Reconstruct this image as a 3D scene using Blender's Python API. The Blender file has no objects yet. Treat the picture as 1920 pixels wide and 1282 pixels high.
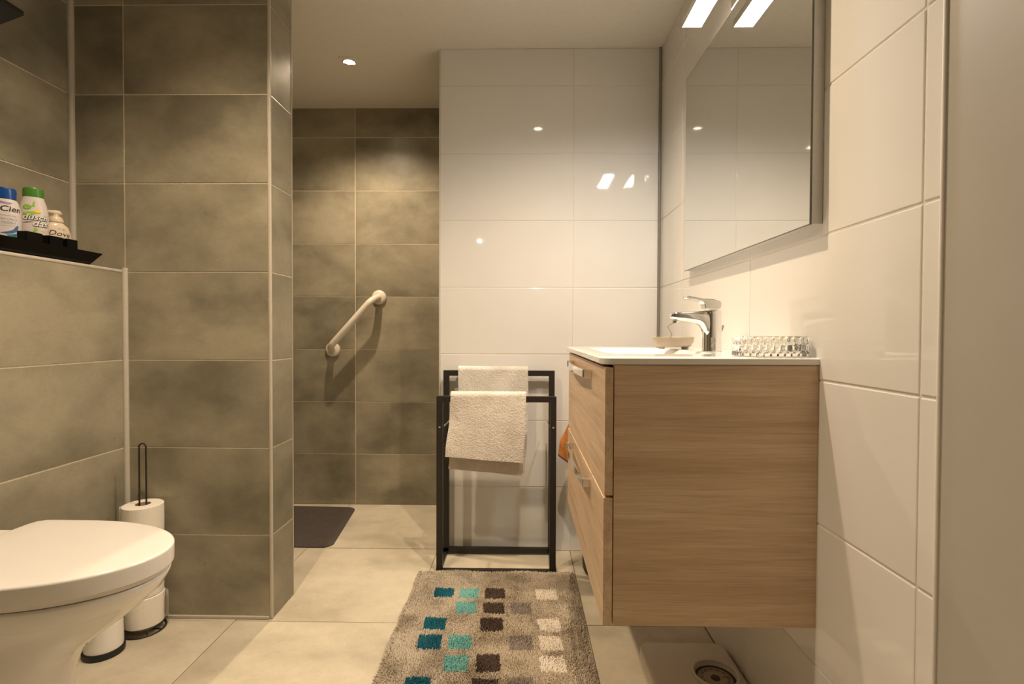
import bpy, bmesh, math, random
import numpy as np
from mathutils import Vector, Matrix
random.seed(7); rng = np.random.default_rng(7)
PI = math.pi
scene = bpy.context.scene
COL = scene.collection

# ------------------------------------------------------------------ camera
CAM_H = 0.9868
cam = bpy.data.cameras.new('camera'); cam.sensor_width = 36.0; cam.lens = 965.87 / 1920 * 36
cam.clip_start = 0.02
co = bpy.data.objects.new('camera', cam); COL.objects.link(co); scene.camera = co
YAW, PIT, ROL = .0164, .0178, .0036
fwd = Vector((-math.sin(YAW) * math.cos(PIT), math.cos(YAW) * math.cos(PIT), -math.sin(PIT)))
rgt = Vector((math.cos(YAW), math.sin(YAW), 0)); upv = rgt.cross(fwd)
r2 = rgt * math.cos(ROL) + upv * math.sin(ROL)
u2 = upv * math.cos(ROL) - rgt * math.sin(ROL)
co.matrix_world = Matrix(((r2.x, u2.x, -fwd.x, 0), (r2.y, u2.y, -fwd.y, 0), (r2.z, u2.z, -fwd.z, CAM_H), (0, 0, 0, 1)))

# ------------------------------------------------------------------ world, exposure
world = bpy.data.worlds.new('world'); scene.world = world; world.use_nodes = True
world.node_tree.nodes['Background'].inputs[0].default_value = (1, .86, .68, 1)
world.node_tree.nodes['Background'].inputs[1].default_value = .02
vs = scene.view_settings
vs.view_transform = 'Standard'; vs.look = 'None'; vs.gamma = 1.0; vs.use_curve_mapping = False
vs.exposure = 0.43
SPOT_W = 58.0; SPOT_COL = (1, .775, .54)
LED_STRENGTH = 112.0; LED_COL = (1, .98, .93)
HALL_STRENGTH = 70.0
# (x, y) of the ceiling downlights
SPOTS = [(-.807, 2.423), (.106, 1.42), (-.77, 1.08)]

# ------------------------------------------------------------------ materials
MATS = {}
def nmat(name):
    m = bpy.data.materials.new(name); m.use_nodes = True
    nt = m.node_tree; b = nt.nodes['Principled BSDF']
    MATS[name] = m
    return m, nt, b
def N(nt, t, **kw):
    n = nt.nodes.new(t)
    for k, v in kw.items():
        if k in n.inputs: n.inputs[k].default_value = v
        else: setattr(n, k, v)
    return n
def ramp(nt, fac, stops):
    r = N(nt, 'ShaderNodeValToRGB'); e = r.color_ramp.elements
    while len(e) < len(stops): e.new(.5)
    for i, (p, c) in enumerate(stops): e[i].position = p; e[i].color = (*c, 1)
    nt.links.new(fac, r.inputs[0]); return r.outputs[0]
def objcoord(nt, scale=(1, 1, 1), rnd=True, rot=(0, 0, 0)):
    tc = N(nt, 'ShaderNodeTexCoord'); out = tc.outputs['Object']
    if rnd:
        oi = N(nt, 'ShaderNodeObjectInfo'); mu = N(nt, 'ShaderNodeVectorMath', operation='MULTIPLY_ADD')
        cx = N(nt, 'ShaderNodeCombineXYZ'); nt.links.new(oi.outputs['Random'], cx.inputs[0]); nt.links.new(oi.outputs['Random'], cx.inputs[1])
        mu.inputs[1].default_value = (37, 91, 13); nt.links.new(cx.outputs[0], mu.inputs[0]); nt.links.new(out, mu.inputs[2]); out = mu.outputs[0]
    mp = N(nt, 'ShaderNodeMapping'); mp.inputs['Scale'].default_value = scale; mp.inputs['Rotation'].default_value = rot
    nt.links.new(out, mp.inputs[0]); return mp.outputs[0]
def noise(nt, vec, sc, det=4, rough=.55, dist=0):
    n = N(nt, 'ShaderNodeTexNoise'); n.inputs['Scale'].default_value = sc; n.inputs['Detail'].default_value = det
    n.inputs['Roughness'].default_value = rough; n.inputs['Distortion'].default_value = dist
    nt.links.new(vec, n.inputs['Vector']); return n.outputs[0]
def mix(nt, a, b, f, bt='MIX'):
    m = N(nt, 'ShaderNodeMix', data_type='RGBA', blend_type=bt)
    for s, v in ((6, a), (7, b)):
        if isinstance(v, tuple): m.inputs[s].default_value = (*v, 1)
        else: nt.links.new(v, m.inputs[s])
    if isinstance(f, (int, float)): m.inputs[0].default_value = f
    else: nt.links.new(f, m.inputs[0])
    return m.outputs[2]
def bump(nt, b, h, st, dist=.001):
    bm_ = N(nt, 'ShaderNodeBump'); bm_.inputs['Strength'].default_value = st; bm_.inputs['Distance'].default_value = dist
    nt.links.new(h, bm_.inputs['Height']); nt.links.new(bm_.outputs[0], b.inputs['Normal'])
def plain(name, col, rough=.5, metal=0, nz=0.0, nsc=60, bmp=0, spec=.5, coat=0):
    m, nt, b = nmat(name)
    b.inputs['Roughness'].default_value = rough; b.inputs['Metallic'].default_value = metal
    b.inputs['Specular IOR Level'].default_value = spec; b.inputs['Coat Weight'].default_value = coat
    v = objcoord(nt, rnd=False); n = noise(nt, v, nsc)
    d = tuple(max(0, c * (1 - nz)) for c in col); u = tuple(min(1, c * (1 + nz)) for c in col)
    nt.links.new(ramp(nt, n, [(.3, d), (.7, u)]), b.inputs['Base Color'])
    if bmp: bump(nt, b, n, bmp)
    return m
def concrete(name, dark, mid, light, rough):
    m, nt, b = nmat(name)
    v = objcoord(nt, (1, 1.5, 1)); big = noise(nt, v, 2.3, 7, .56, .15)
    c = ramp(nt, big, [(.36, dark), (.48, mid), (.62, light)])
    v2 = objcoord(nt, (1, 1, 1)); mid_n = noise(nt, v2, 16, 6, .65)
    c = mix(nt, c, ramp(nt, mid_n, [(.25, tuple(x * .78 for x in mid)), (.75, tuple(min(1, x * 1.22) for x in mid))]), .35)
    v3 = objcoord(nt, (26, 190, 26)); st = noise(nt, v3, 1.6, 4, .6)
    v4 = objcoord(nt, (190, 26, 26)); st2 = noise(nt, v4, 1.6, 4, .6)
    c = mix(nt, c, ramp(nt, st, [(.25, (.74, .74, .74)), (.7, (1, 1, 1))]), .45, 'MULTIPLY')
    c = mix(nt, c, ramp(nt, st2, [(.25, (.78, .78, .78)), (.7, (1, 1, 1))]), .40, 'MULTIPLY')
    nt.links.new(c, b.inputs['Base Color'])
    nt.links.new(ramp(nt, mid_n, [(.3, (rough - .06,) * 3), (.7, (rough + .08,) * 3)]), b.inputs['Roughness'])
    bump(nt, b, st, .10, .0006)
    return m
concrete('grey_tile', (.148, .134, .092), (.295, .266, .192), (.45, .404, .295), .33)
concrete('floor_tile', (.45, .40, .295), (.63, .565, .435), (.76, .69, .545), .42)
def white_tile():
    m, nt, b = nmat('white_tile')
    b.inputs['Base Color'].default_value = (.80, .785, .75, 1); b.inputs['Roughness'].default_value = .045
    v = objcoord(nt); n = noise(nt, v, 5.0, 2, .5); bump(nt, b, n, .12, .004)
    n2 = noise(nt, v, 2.2, 3); nt.links.new(ramp(nt, n2, [(.3, (.735, .72, .69)), (.7, (.775, .76, .73))]), b.inputs['Base Color'])
white_tile()
plain('grey_grout', (.66, .58, .45), .9, nz=.12, nsc=90, bmp=.3)
plain('white_grout', (.70, .67, .61), .8, nz=.05, nsc=90)
plain('floor_grout', (.20, .165, .115), .9, nz=.15, nsc=90)
plain('ceiling_paint', (.74, .71, .65), .85, nz=.02, nsc=40, bmp=.05)
plain('wall_paint', (.70, .67, .61), .7, nz=.02, nsc=40)
plain('jamb_paint', (.44, .415, .37), .45, nz=.015, nsc=12)
plain('silicone_white', (.50, .46, .39), .35, nz=.03)
plain('edge_profile', (.50, .455, .375), .4, nz=.03)
plain('silicone_grey', (.22, .20, .165), .4, nz=.05)
plain('ceramic', (.82, .80, .755), .06, nz=.01, nsc=8, coat=.3)
plain('toilet_plastic', (.83, .80, .75), .16, nz=.01, nsc=8)
plain('white_plastic', (.72, .69, .63), .38, nz=.02, nsc=30)
plain('bar_plastic', (.74, .68, .58), .28, nz=.02, nsc=30)
plain('chrome', (.80, .80, .80), .06, 1, nz=.02, nsc=4)
plain('brushed_alu', (.64, .62, .58), .5, .3, nz=.03, nsc=200)
plain('mirror_glass', (.86, .87, .85), .0, 1, nz=.0)
plain('mirror_edge', (.10, .11, .10), .2, nz=.05)
plain('black_metal', (.018, .015, .012), .42, nz=.2, nsc=120, bmp=.05)
plain('black_gloss', (.004, .004, .004), .12, nz=.1, spec=.2)
plain('black_plastic', (.010, .010, .010), .45, nz=.2, nsc=200, bmp=.2)
plain('black_dark', (.012, .010, .008), .8, nz=.1)
plain('mat_rubber', (.075, .060, .052), .62, nz=.15, nsc=60, bmp=.2)
plain('paper', (.80, .76, .68), .95, nz=.03, nsc=120, bmp=.5)
plain('paper_core', (.38, .29, .19), .9, nz=.1)
plain('orange_cloth', (.52, .20, .045), .95, nz=.2, nsc=400, bmp=.6)
plain('navy_trim', (.04, .04, .06), .95, nz=.1)
plain('dish_clay', (.36, .30, .225), .38, nz=.08, nsc=40)
plain('cord_brown', (.16, .085, .045), .7, nz=.1)
plain('blue_cap', (.006, .055, .24), .25, nz=.03)
plain('green_cap', (.06, .21, .025), .3, nz=.03)
plain('bottle_white', (.62, .57, .56), .3, nz=.02)
plain('bottle_cream', (.66, .56, .42), .28, nz=.02)
plain('print_black', (.012, .012, .014), .5, nz=.1)
plain('print_white', (.80, .77, .72), .5, nz=.02)
plain('print_grey', (.33, .35, .37), .5, nz=.05)
plain('print_lilac', (.26, .19, .34), .5, nz=.2, nsc=80)
plain('print_blue', (.04, .12, .34), .5, nz=.25, nsc=80)
plain('print_teal', (.04, .23, .32), .5, nz=.25, nsc=80)
plain('print_lime', (.28, .50, .06), .5, nz=.25, nsc=120)
plain('print_green', (.16, .36, .035), .5, nz=.2, nsc=120)
plain('print_yellow', (.85, .60, .05), .5, nz=.1)
plain('red_print', (.30, .03, .03), .5, nz=.1)
plain('dial_face', (.40, .36, .28), .5, nz=.05)
plain('dial_dark', (.035, .03, .03), .5, nz=.1)
plain('silver_clip', (.30, .30, .31), .25, 1, nz=.2, nsc=300)
plain('yellow_bead', (.80, .62, .05), .25, nz=.1)
plain('rug_backing', (.33, .27, .20), .95, nz=.2, nsc=300)
def fibre(name, a, b_):
    m, nt, b = nmat(name); b.inputs['Roughness'].default_value = .9; b.inputs['Specular IOR Level'].default_value = .15
    v = objcoord(nt, rnd=False); n1 = noise(nt, v, 9, 3); n2 = noise(nt, v, 260, 2)
    ad = N(nt, 'ShaderNodeMath', operation='ADD'); nt.links.new(n1, ad.inputs[0]); nt.links.new(n2, ad.inputs[1])
    nt.links.new(ramp(nt, ad.outputs[0], [(.75, a), (1.0, tuple((p + q) / 2 for p, q in zip(a, b_))), (1.0, b_)]), b.inputs['Base Color'])
fibre('pile_cream', (.33, .275, .205), (.60, .525, .42))
fibre('pile_teal', (.008, .075, .115), (.02, .15, .20))
fibre('pile_turquoise', (.13, .37, .36), (.25, .54, .50))
fibre('pile_brown', (.055, .038, .030), (.11, .080, .064))
fibre('pile_taupe', (.22, .185, .165), (.36, .315, .28))
fibre('pile_white', (.74, .67, .58), (.88, .82, .73))
def terry(name, a, b_):
    m, nt, b = nmat(name); b.inputs['Roughness'].default_value = .95; b.inputs['Specular IOR Level'].default_value = .1
    b.inputs['Sheen Weight'].default_value = .25
    v = objcoord(nt, (1, 1, 1), rnd=False); n1 = noise(nt, v, 14, 3); n2 = noise(nt, v, 420, 3)
    c = ramp(nt, n1, [(.3, a), (.7, b_)]); c = mix(nt, c, ramp(nt, n2, [(.3, (.72, .72, .72)), (.6, (1, 1, 1))]), .7, 'MULTIPLY')
    nt.links.new(c, b.inputs['Base Color']); bump(nt, b, n2, .5, .002)
terry('towel_front', (.70, .63, .55), (.86, .79, .71)); terry('towel_rear', (.64, .60, .53), (.80, .76, .69))
def wood(name, along):
    m, nt, b = nmat(name); b.inputs['Roughness'].default_value = .42
    def sc(l, x): return tuple(l if i == along else x for i in range(3))
    v = objcoord(nt, sc(.55, 7)); n1 = noise(nt, v, 2.6, 5, .6, .35)
    v2 = objcoord(nt, sc(6, 230)); n2 = noise(nt, v2, 1.5, 4, .65)
    v3 = objcoord(nt, sc(1.2, 30)); n3 = noise(nt, v3, 1.6, 5, .6, .5)
    c = ramp(nt, n1, [(.28, (.52, .36, .225)), (.5, (.73, .54, .36)), (.72, (.84, .655, .465))])
    c = mix(nt, c, ramp(nt, n3, [(.3, (.47, .31, .19)), (.7, (.86, .675, .48))]), .5)
    c = mix(nt, c, ramp(nt, n2, [(.34, (.70, .64, .58)), (.56, (1, 1, 1))]), .55, 'MULTIPLY')
    nt.links.new(c, b.inputs['Base Color']); bump(nt, b, n2, .18, .0006)
wood('oak_side', 0); wood('oak_front', 1)
def glass():
    m, nt, b = nmat('crystal'); b.inputs['Transmission Weight'].default_value = 1; b.inputs['Roughness'].default_value = .0
    b.inputs['IOR'].default_value = 1.5; b.inputs['Base Color'].default_value = (.98, .98, .96, 1)
glass()
def emit(name, col, st):
    m, nt, b = nmat(name); b.inputs['Base Color'].default_value = (*col, 1)
    b.inputs['Emission Color'].default_value = (*col, 1); b.inputs['Emission Strength'].default_value = st
emit('led_diffuser', LED_COL, LED_STRENGTH); emit('bulb_face', (1, .86, .62), 40); emit('hall_glass', (1, .90, .76), HALL_STRENGTH)

# ------------------------------------------------------------------ mesh building
def T(x=0, y=0, z=0): return Matrix.Translation((x, y, z))
class MB:
    def __init__(s): s.bm = bmesh.new()
    def box(s, x0, x1, y0, y1, z0, z1, bev=0, seg=2):
        b = bmesh.new(); r = bmesh.ops.create_cube(b, size=1)
        for v in b.verts: v.co = ((x0 + x1) / 2 + v.co.x * (x1 - x0), (y0 + y1) / 2 + v.co.y * (y1 - y0), (z0 + z1) / 2 + v.co.z * (z1 - z0))
        if bev: bmesh.ops.bevel(b, geom=b.edges[:], offset=bev, segments=seg, profile=.5, affect='EDGES')
        return s.join(b)
    def join(s, b, mat=None):
        if mat is not None: b.transform(mat)
        me = bpy.data.meshes.new('tmp'); b.to_mesh(me); b.free(); s.bm.from_mesh(me); bpy.data.meshes.remove(me); return s
    def grid(s, P, cu=False, cv=False):
        """P: list of rows of points"""
        V = [[s.bm.verts.new(p) for p in row] for row in P]; nu, nv = len(P), len(P[0])
        for i in range(nu if cu else nu - 1):
            for j in range(nv if cv else nv - 1):
                a, b_, c, d = V[i][j], V[(i + 1) % nu][j], V[(i + 1) % nu][(j + 1) % nv], V[i][(j + 1) % nv]
                s.bm.faces.new((a, b_, c, d))
        return V
    def loft(s, rings, cap0=True, cap1=True):
        V = s.grid(rings, cv=True)
        if cap0: s.bm.faces.new(V[0][::-1])
        if cap1: s.bm.faces.new(V[-1])
        return s
    def lathe(s, prof, n=32, c=(0, 0, 0), sx=1, sy=1, cap0=True, cap1=True):
        rings = [[(c[0] + r * sx * math.cos(2 * PI * k / n), c[1] + r * sy * math.sin(2 * PI * k / n), c[2] + z) for k in range(n)] for r, z in prof]
        return s.loft(rings, cap0, cap1)
    def tube(s, path, r, n=10, closed=False):
        P = [Vector(p) for p in path]; m = len(P); rings = []; nrm = None
        for i in range(m):
            if closed: t = (P[(i + 1) % m] - P[i - 1]).normalized()
            else: t = (P[min(i + 1, m - 1)] - P[max(i - 1, 0)]).normalized()
            if nrm is None:
                nrm = t.cross(Vector((0, 0, 1)))
                if nrm.length < .1: nrm = t.cross(Vector((1, 0, 0)))
            nrm = (nrm - t * nrm.dot(t)).normalized(); bi = t.cross(nrm)
            rr = r[i] if isinstance(r, (list, tuple)) else r
            rings.append([P[i] + (nrm * math.cos(2 * PI * k / n) + bi * math.sin(2 * PI * k / n)) * rr for k in range(n)])
        if closed: s.grid(rings, cu=True, cv=True)
        else: s.loft(rings)
        return s
    def prism(s, pts, axis, a, b_, bev=0, seg=3):
        """polygon in the plane normal to axis, extruded from a to b_"""
        m = bmesh.new()
        def P(p, d): return {'x': (d, p[0], p[1]), 'y': (p[0], d, p[1]), 'z': (p[0], p[1], d)}[axis]
        v = [m.verts.new(P(p, a)) for p in pts]; w = [m.verts.new(P(p, b_)) for p in pts]; k = len(pts)
        m.faces.new(v[::-1]); m.faces.new(w)
        for i in range(k): m.faces.new((v[i], v[(i + 1) % k], w[(i + 1) % k], w[i]))
        bmesh.ops.recalc_face_normals(m, faces=m.faces[:])
        if bev: bmesh.ops.bevel(m, geom=m.edges[:], offset=bev, segments=seg, profile=.5, affect='EDGES', clamp_overlap=True)
        return s.join(m)
    def build(s, name, mat, parent=None, smooth=None, rel=True, fixn=True):
        if fixn: bmesh.ops.recalc_face_normals(s.bm, faces=s.bm.faces[:])
        if parent is not None and rel:
            p = parent; off = Vector((0, 0, 0))
            while p is not None: off += p.location; p = p.parent
            bmesh.ops.translate(s.bm, verts=s.bm.verts[:], vec=-off)
        me = bpy.data.meshes.new(name); s.bm.to_mesh(me); s.bm.free()
        return link(name, me, mat, parent, smooth)
def link(name, me, mat, parent=None, smooth=None):
    o = bpy.data.objects.new(name, me); COL.objects.link(o)
    if mat: me.materials.append(MATS[mat])
    if parent is not None: o.parent = parent
    if smooth: 
        me.polygons.foreach_set('use_smooth', [True] * len(me.polygons))
        if smooth is not True:
            me.set_sharp_from_angle(angle=math.radians(smooth))
            wn = o.modifiers.new('weighted_normals', 'WEIGHTED_NORMAL'); wn.keep_sharp = True; wn.weight = 80
    return o
def thing(name, loc, label, cat, group=None):
    o = bpy.data.objects.new(name, None); COL.objects.link(o); o.location = loc; o.empty_display_size = .05
    return tag(o, label, cat, group)
def tag(o, label, cat, group=None):
    o['label'] = label; o['category'] = cat
    if group: o['group'] = group
    return o
def struct(o, label=None, cat=None):
    o['kind'] = 'structure'
    if label: o['label'] = label
    if cat: o['category'] = cat
    return o
def arc(c, r, a0, a1, n): return [(c[0] + r * math.cos(a0 + (a1 - a0) * i / n), c[1] + r * math.sin(a0 + (a1 - a0) * i / n)) for i in range(n + 1)]
def rrect(x0, x1, y0, y1, r, n=6):
    return (arc((x1 - r, y1 - r), r, 0, PI / 2, n) + arc((x0 + r, y1 - r), r, PI / 2, PI, n) +
            arc((x0 + r, y0 + r), r, PI, 1.5 * PI, n) + arc((x1 - r, y0 + r), r, 1.5 * PI, 2 * PI, n))
def empty_mesh_text(txt, size, shear=0, bold=0):
    cu = bpy.data.curves.new('t', 'FONT'); cu.body = txt; cu.size = size; cu.shear = shear; cu.offset = bold; cu.align_x = 'CENTER'; cu.resolution_u = 3
    o = bpy.data.objects.new('t', cu); COL.objects.link(o); bpy.context.view_layer.update()
    me = bpy.data.meshes.new_from_object(o.evaluated_get(bpy.context.evaluated_depsgraph_get()))
    bpy.data.objects.remove(o); bpy.data.curves.remove(cu); return me

# ------------------------------------------------------------------ room shell
ZC = 2.255; YP = 1.7404; YPE = 1.908; YW = 2.3225; YS = 2.925; XR = .6229; XE = -.367
XB = -1.352; XL = -1.530; XPE = -.849; YF = -.75; ZB = 1.195; XSL = -1.75
ROWS = [0, .29, .59, .89, 1.19, 1.49, 1.79, 2.09, ZC]
tile_cache = {}
def tile_mesh(w, h, bev, mat, th=.008):
    k = (round(w, 4), round(h, 4), bev, mat)
    if k not in tile_cache:
        b = MB().box(-w / 2, w / 2, -h / 2, h / 2, -th, 0, bev, 2)
        me = bpy.data.meshes.new('tile'); b.bm.to_mesh(me); b.bm.free(); me.materials.append(MATS[mat])
        tile_cache[k] = me
    return tile_cache[k]
def tiles(parent, org, u, v, cols, rows, gap, bev, mat, proud=.0016):
    u = Vector(u); v = Vector(v); n = u.cross(v); org = Vector(org)
    for i in range(len(cols) - 1):
        for j in range(len(rows) - 1):
            w = cols[i + 1] - cols[i] - gap; h = rows[j + 1] - rows[j] - gap
            if w < .008 or h < .008: continue
            o = bpy.data.objects.new('tile', tile_mesh(w, h, bev, mat)); COL.objects.link(o); o.parent = parent
            c = org + u * (cols[i] + cols[i + 1]) / 2 + v * (rows[j] + rows[j + 1]) / 2 + n * random.uniform(-.0003, .0003)
            R = Matrix((u, v, n)).transposed()
            if mat == 'white_tile':
                R = R @ Matrix.Rotation(random.uniform(-.0022, .0022), 3, 'X') @ Matrix.Rotation(random.uniform(-.0016, .0016), 3, 'Y')
            o.matrix_local = Matrix.Translation(c) @ R.to_4x4()
G = .0016   # recess of the joints behind the tile faces
Z3 = (0, 0, 1)
# floor
fl = struct(MB().box(-1.95, .80, YF - .1, 3.05, -.12, -G).build('floor', 'floor_grout'), 'pale beige stone-look tiled floor', 'floor')
YJ = [YF, -.6721, -.0721, .5279, 1.1279, 1.7279, 2.3279, YS]
tiles(fl, (0, 0, 0), (1, 0, 0), (0, 1, 0), [-.9725, -.3725, .2275, XR], YJ[:6], .003, .0007, 'floor_tile')
tiles(fl, (0, 0, 0), (1, 0, 0), (0, 1, 0), [-.9725, -.3725, .2275, XR], [1.7279, YW + .003], .003, .0007, 'floor_tile')
tiles(fl, (0, 0, 0), (1, 0, 0), (0, 1, 0), [XB, -.9725], YJ[:6], .003, .0007, 'floor_tile')
tiles(fl, (0, 0, 0), (1, 0, 0), (0, 1, 0), [XSL, -1.5725, -.9725], [1.7279, 2.3279, YS], .003, .0007, 'floor_tile')
tiles(fl, (0, 0, 0), (1, 0, 0), (0, 1, 0), [-.9725, XE], [2.3279, YS], .003, .0007, 'floor_tile')
# ceiling
struct(MB().box(-1.95, .80, YF - .1, 3.05, ZC, ZC + .1).build('ceiling', 'ceiling_paint'), 'flat off-white painted ceiling', 'ceiling')
# partition
wp = struct(MB().box(XL, XPE - G, YP + G, YPE - G, 0, ZC).build('wall_partition', 'grey_grout'), 'grey tiled partition wall between toilet and shower', 'wall')
tiles(wp, (0, YP, 0), (1, 0, 0), Z3, [XL, -1.350], ROWS[4:], .004, .0008, 'grey_tile')
tiles(wp, (0, YP, 0), (1, 0, 0), Z3, [-1.350, XPE - .008], [.012] + ROWS[1:], .004, .0008, 'grey_tile')
tiles(wp, (XPE, 0, 0), (0, 1, 0), Z3, [YP + .008, YPE - .003], ROWS, .004, .0008, 'grey_tile')
tiles(wp, (0, YPE, 0), (-1, 0, 0), Z3, [.852, 1.4, XSL * -1], ROWS, .004, .0008, 'grey_tile')
# cistern boxing and upper left wall
wb = struct(MB().box(XL - .10, XB - G, YF, YP + G, 0, ZB - G).build('wall_boxing', 'grey_grout'), 'half-height grey tiled boxing behind the toilet with a ledge on top', 'wall')
YB = [YF, -.06, .54, 1.14, YP]
tiles(wb, (XB, 0, 0), (0, 1, 0), Z3, YB, [0, .29, .59, .89, ZB - .008], .004, .0008, 'grey_tile')
tiles(wb, (0, 0, ZB), (1, 0, 0), (0, 1, 0), [XL, XB - .008], YB, .003, .0008, 'grey_tile')
wl = struct(MB().box(XL - .12, XL - G, YF, YP + .3, ZB - .01, ZC).build('wall_left', 'grey_grout'), 'upper grey tiled wall above the toilet boxing', 'wall')
tiles(wl, (XL, 0, 0), (0, 1, 0), Z3, YB, [ZB, 1.49, 1.79, 2.09, ZC], .004, .0008, 'grey_tile')
# shower walls
wsb = struct(MB().box(XSL - .1, XE + .02, YS + G, YS + .1, 0, ZC).build('wall_shower', 'grey_grout'), 'grey tiled back wall of the shower', 'wall')
tiles(wsb, (0, YS, 0), (1, 0, 0), Z3, [XSL, -1.542, -.942, XE], ROWS, .004, .0008, 'grey_tile')
wsl = struct(MB().box(XSL - .1, XSL - G, YPE - .2, YS + .1, 0, ZC).build('wall_shower_left', 'grey_grout'))
tiles(wsl, (XSL, 0, 0), (0, 1, 0), Z3, [YPE, 2.325, YS], ROWS, .004, .0008, 'grey_tile')
# white back wall (a full-depth pier) and right wall
ww = struct(MB().box(XE + .003, XR + .12, YW + G, YS + .1, 0, ZC).build('wall_back', 'white_grout'), 'glossy white tiled wall behind the towel rack', 'wall')
tiles(ww, (0, YW, 0), (1, 0, 0), Z3, [XE + .002, .233, XR], ROWS, .0026, .0018, 'white_tile')
tiles(ww, (XE + .002, 0, 0), (0, -1, 0), Z3, [-YS, -YW], ROWS, .004, .0008, 'grey_tile')
wr = struct(MB().box(XR + G, XR + .12, .70, YW + .05, 0, ZC).build('wall_right', 'white_grout'), 'glossy white tiled wall beside the vanity', 'wall')
tiles(wr, (XR, 0, 0), (0, -1, 0), Z3, [-YW, -2.0124, -1.4124, -.8124, -.772], ROWS, .0030, .0024, 'white_tile')
# front of the room (behind the camera) with the doorway side
DX0, DX1, DZ = -.55, .45, 2.10
struct(MB().box(XL - .1, DX0, YF - .1, YF, 0, ZC).box(DX1, XR + .3, YF - .1, YF, 0, ZC).box(DX0, DX1, YF - .1, YF, DZ, ZC).build('wall_front', 'wall_paint'))
# hallway beyond the open doorway behind the camera
HY = -3.4
struct(MB().box(-1.3, 1.0, HY, YF - .1, -.12, 0).build('floor_hall', 'floor_tile'))
struct(MB().box(-1.3, 1.0, HY, YF - .1, ZC, ZC + .1).build('ceiling_hall', 'ceiling_paint'))
struct(MB().box(-1.3, 1.0, HY - .1, HY, 0, ZC).build('wall_hall_end', 'wall_paint'))
struct(MB().box(-1.4, -1.3, HY, YF - .1, 0, ZC).build('wall_hall_left', 'wall_paint'))
struct(MB().box(1.0, 1.1, HY, YF - .1, 0, ZC).build('wall_hall_right', 'wall_paint'))
struct(MB().box(XR + .03, XR + .15, YF, .70, 0, ZC).build('wall_door_side', 'wall_paint'))
dj = MB().box(XR - .0035, XR + .06, .20, .7695, 0, ZC, .004, 3); struct(dj.build('trim_1', 'jamb_paint', smooth=40), 'plain off-white painted door jamb at the right edge', 'door jamb')
struct(MB().box(XR - .007, XR + .02, .766, .7735, 0, ZC, .003, 3).build('trim_2', 'wall_paint', smooth=40), 'thin pale bead between door jamb and white tiles', 'trim')
# silicone beads and edge profiles
def vbead(name, x, y, z0, z1, r, mat, label):
    return struct(MB().lathe([(r, z0), (r, z1)], 14, (x, y, 0)).build(name, mat, smooth=60), label, 'trim')
vbead('trim_3', XL + .004, YP - .004, ZB, ZC, .0105, 'silicone_white', 'pale silicone bead in the upper left wall corner')
vbead('trim_4', XB + .003, YP - .003, 0, ZB + .008, .0095, 'silicone_white', 'pale silicone bead where the toilet boxing meets the partition')
struct(MB().box(XPE - .0095, XPE + .0012, YP - .0012, YP + .0095, 0, ZC, .004, 3).build('trim_5', 'edge_profile', smooth=40), 'pale edge profile on the outer corner of the grey partition', 'trim')
struct(MB().box(XPE - .004, XPE + .0008, YPE - .004, YPE + .0008, 0, ZC, .001, 2).build('trim_6', 'edge_profile', smooth=40), 'narrow edge profile at the far end of the grey partition', 'trim')
struct(MB().box(XB - .010, XB + .0012, YF, YP - .004, ZB - .010, ZB + .0012, .004, 3).build('trim_7', 'silicone_white', smooth=40), 'pale edge profile along the top of the toilet boxing', 'trim')
struct(MB().box(XR - .012, XR, YW - .010, YW, 0, ZC, .003, 2).build('trim_8', 'silicone_grey', smooth=40), 'dark grey silicone line in the corner of the white walls', 'trim')
struct(MB().box(XE - .0015, XE + .006, YW - .0015, YW + .006, 0, ZC, .001, 2).build('trim_9', 'brushed_alu', smooth=40), 'thin metal edge profile on the white wall corner', 'trim')
struct(MB().box(-1.35, XPE - .01, YP - .006, YP + .004, 0, .011, .002, 2).build('trim_10', 'silicone_white', smooth=40), 'pale sealant strip along the foot of the partition', 'trim')

# ------------------------------------------------------------------ ceiling downlights
def downlight(x, y, label):
    t = thing('downlight', (x, y, ZC), label, 'ceiling light', 'ceiling downlights')
    w = .041
    plate = MB()
    n = 32
    sq = rrect(x - w, x + w, y - w, y + w, .004, 7); ci = [(x + .030 * math.cos(2 * PI * (k + .5) / n), y + .030 * math.sin(2 * PI * (k + .5) / n)) for k in range(n)]
    sq = sorted(sq, key=lambda p: math.atan2(p[1] - y, p[0] - x)); ci = sorted(ci, key=lambda p: math.atan2(p[1] - y, p[0] - x))
    z0 = ZC - .004
    plate.grid([[(p[0], p[1], ZC) for p in sq], [(p[0], p[1], z0) for p in sq], [(p[0], p[1], z0) for p in ci], [(p[0], p[1], ZC - .0005) for p in ci]], cv=True)
    plate.build('cover_plate', 'ceiling_paint', t)
    MB().lathe([(.0295, ZC - .001), (.0295, z0 - .002), (.0265, z0 - .003), (.0245, ZC - .001)], 32, (x, y, 0), cap0=False, cap1=False).build('ring', 'chrome', t, smooth=40)
    MB().lathe([(.0245, ZC - .0022), (.012, ZC - .0026), (.002, ZC - .0028)], 32, (x, y, 0)).build('bulb', 'bulb_face', t)
    l = bpy.data.lights.new('downlight_beam', 'SPOT'); l.energy = SPOT_W; l.color = SPOT_COL; l.spot_size = math.radians(138); l.spot_blend = 1.0; l.shadow_soft_size = .022
    lo = bpy.data.objects.new('downlight_beam', l); COL.objects.link(lo); lo.parent = t; lo.location = (0, 0, -.032)
    return t
downlight(*SPOTS[0], 'square recessed ceiling spotlight above the shower entrance')
downlight(*SPOTS[1], 'square recessed ceiling spotlight in front of the vanity, above the rug')
downlight(*SPOTS[2], 'square recessed ceiling spotlight above the toilet side')

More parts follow.
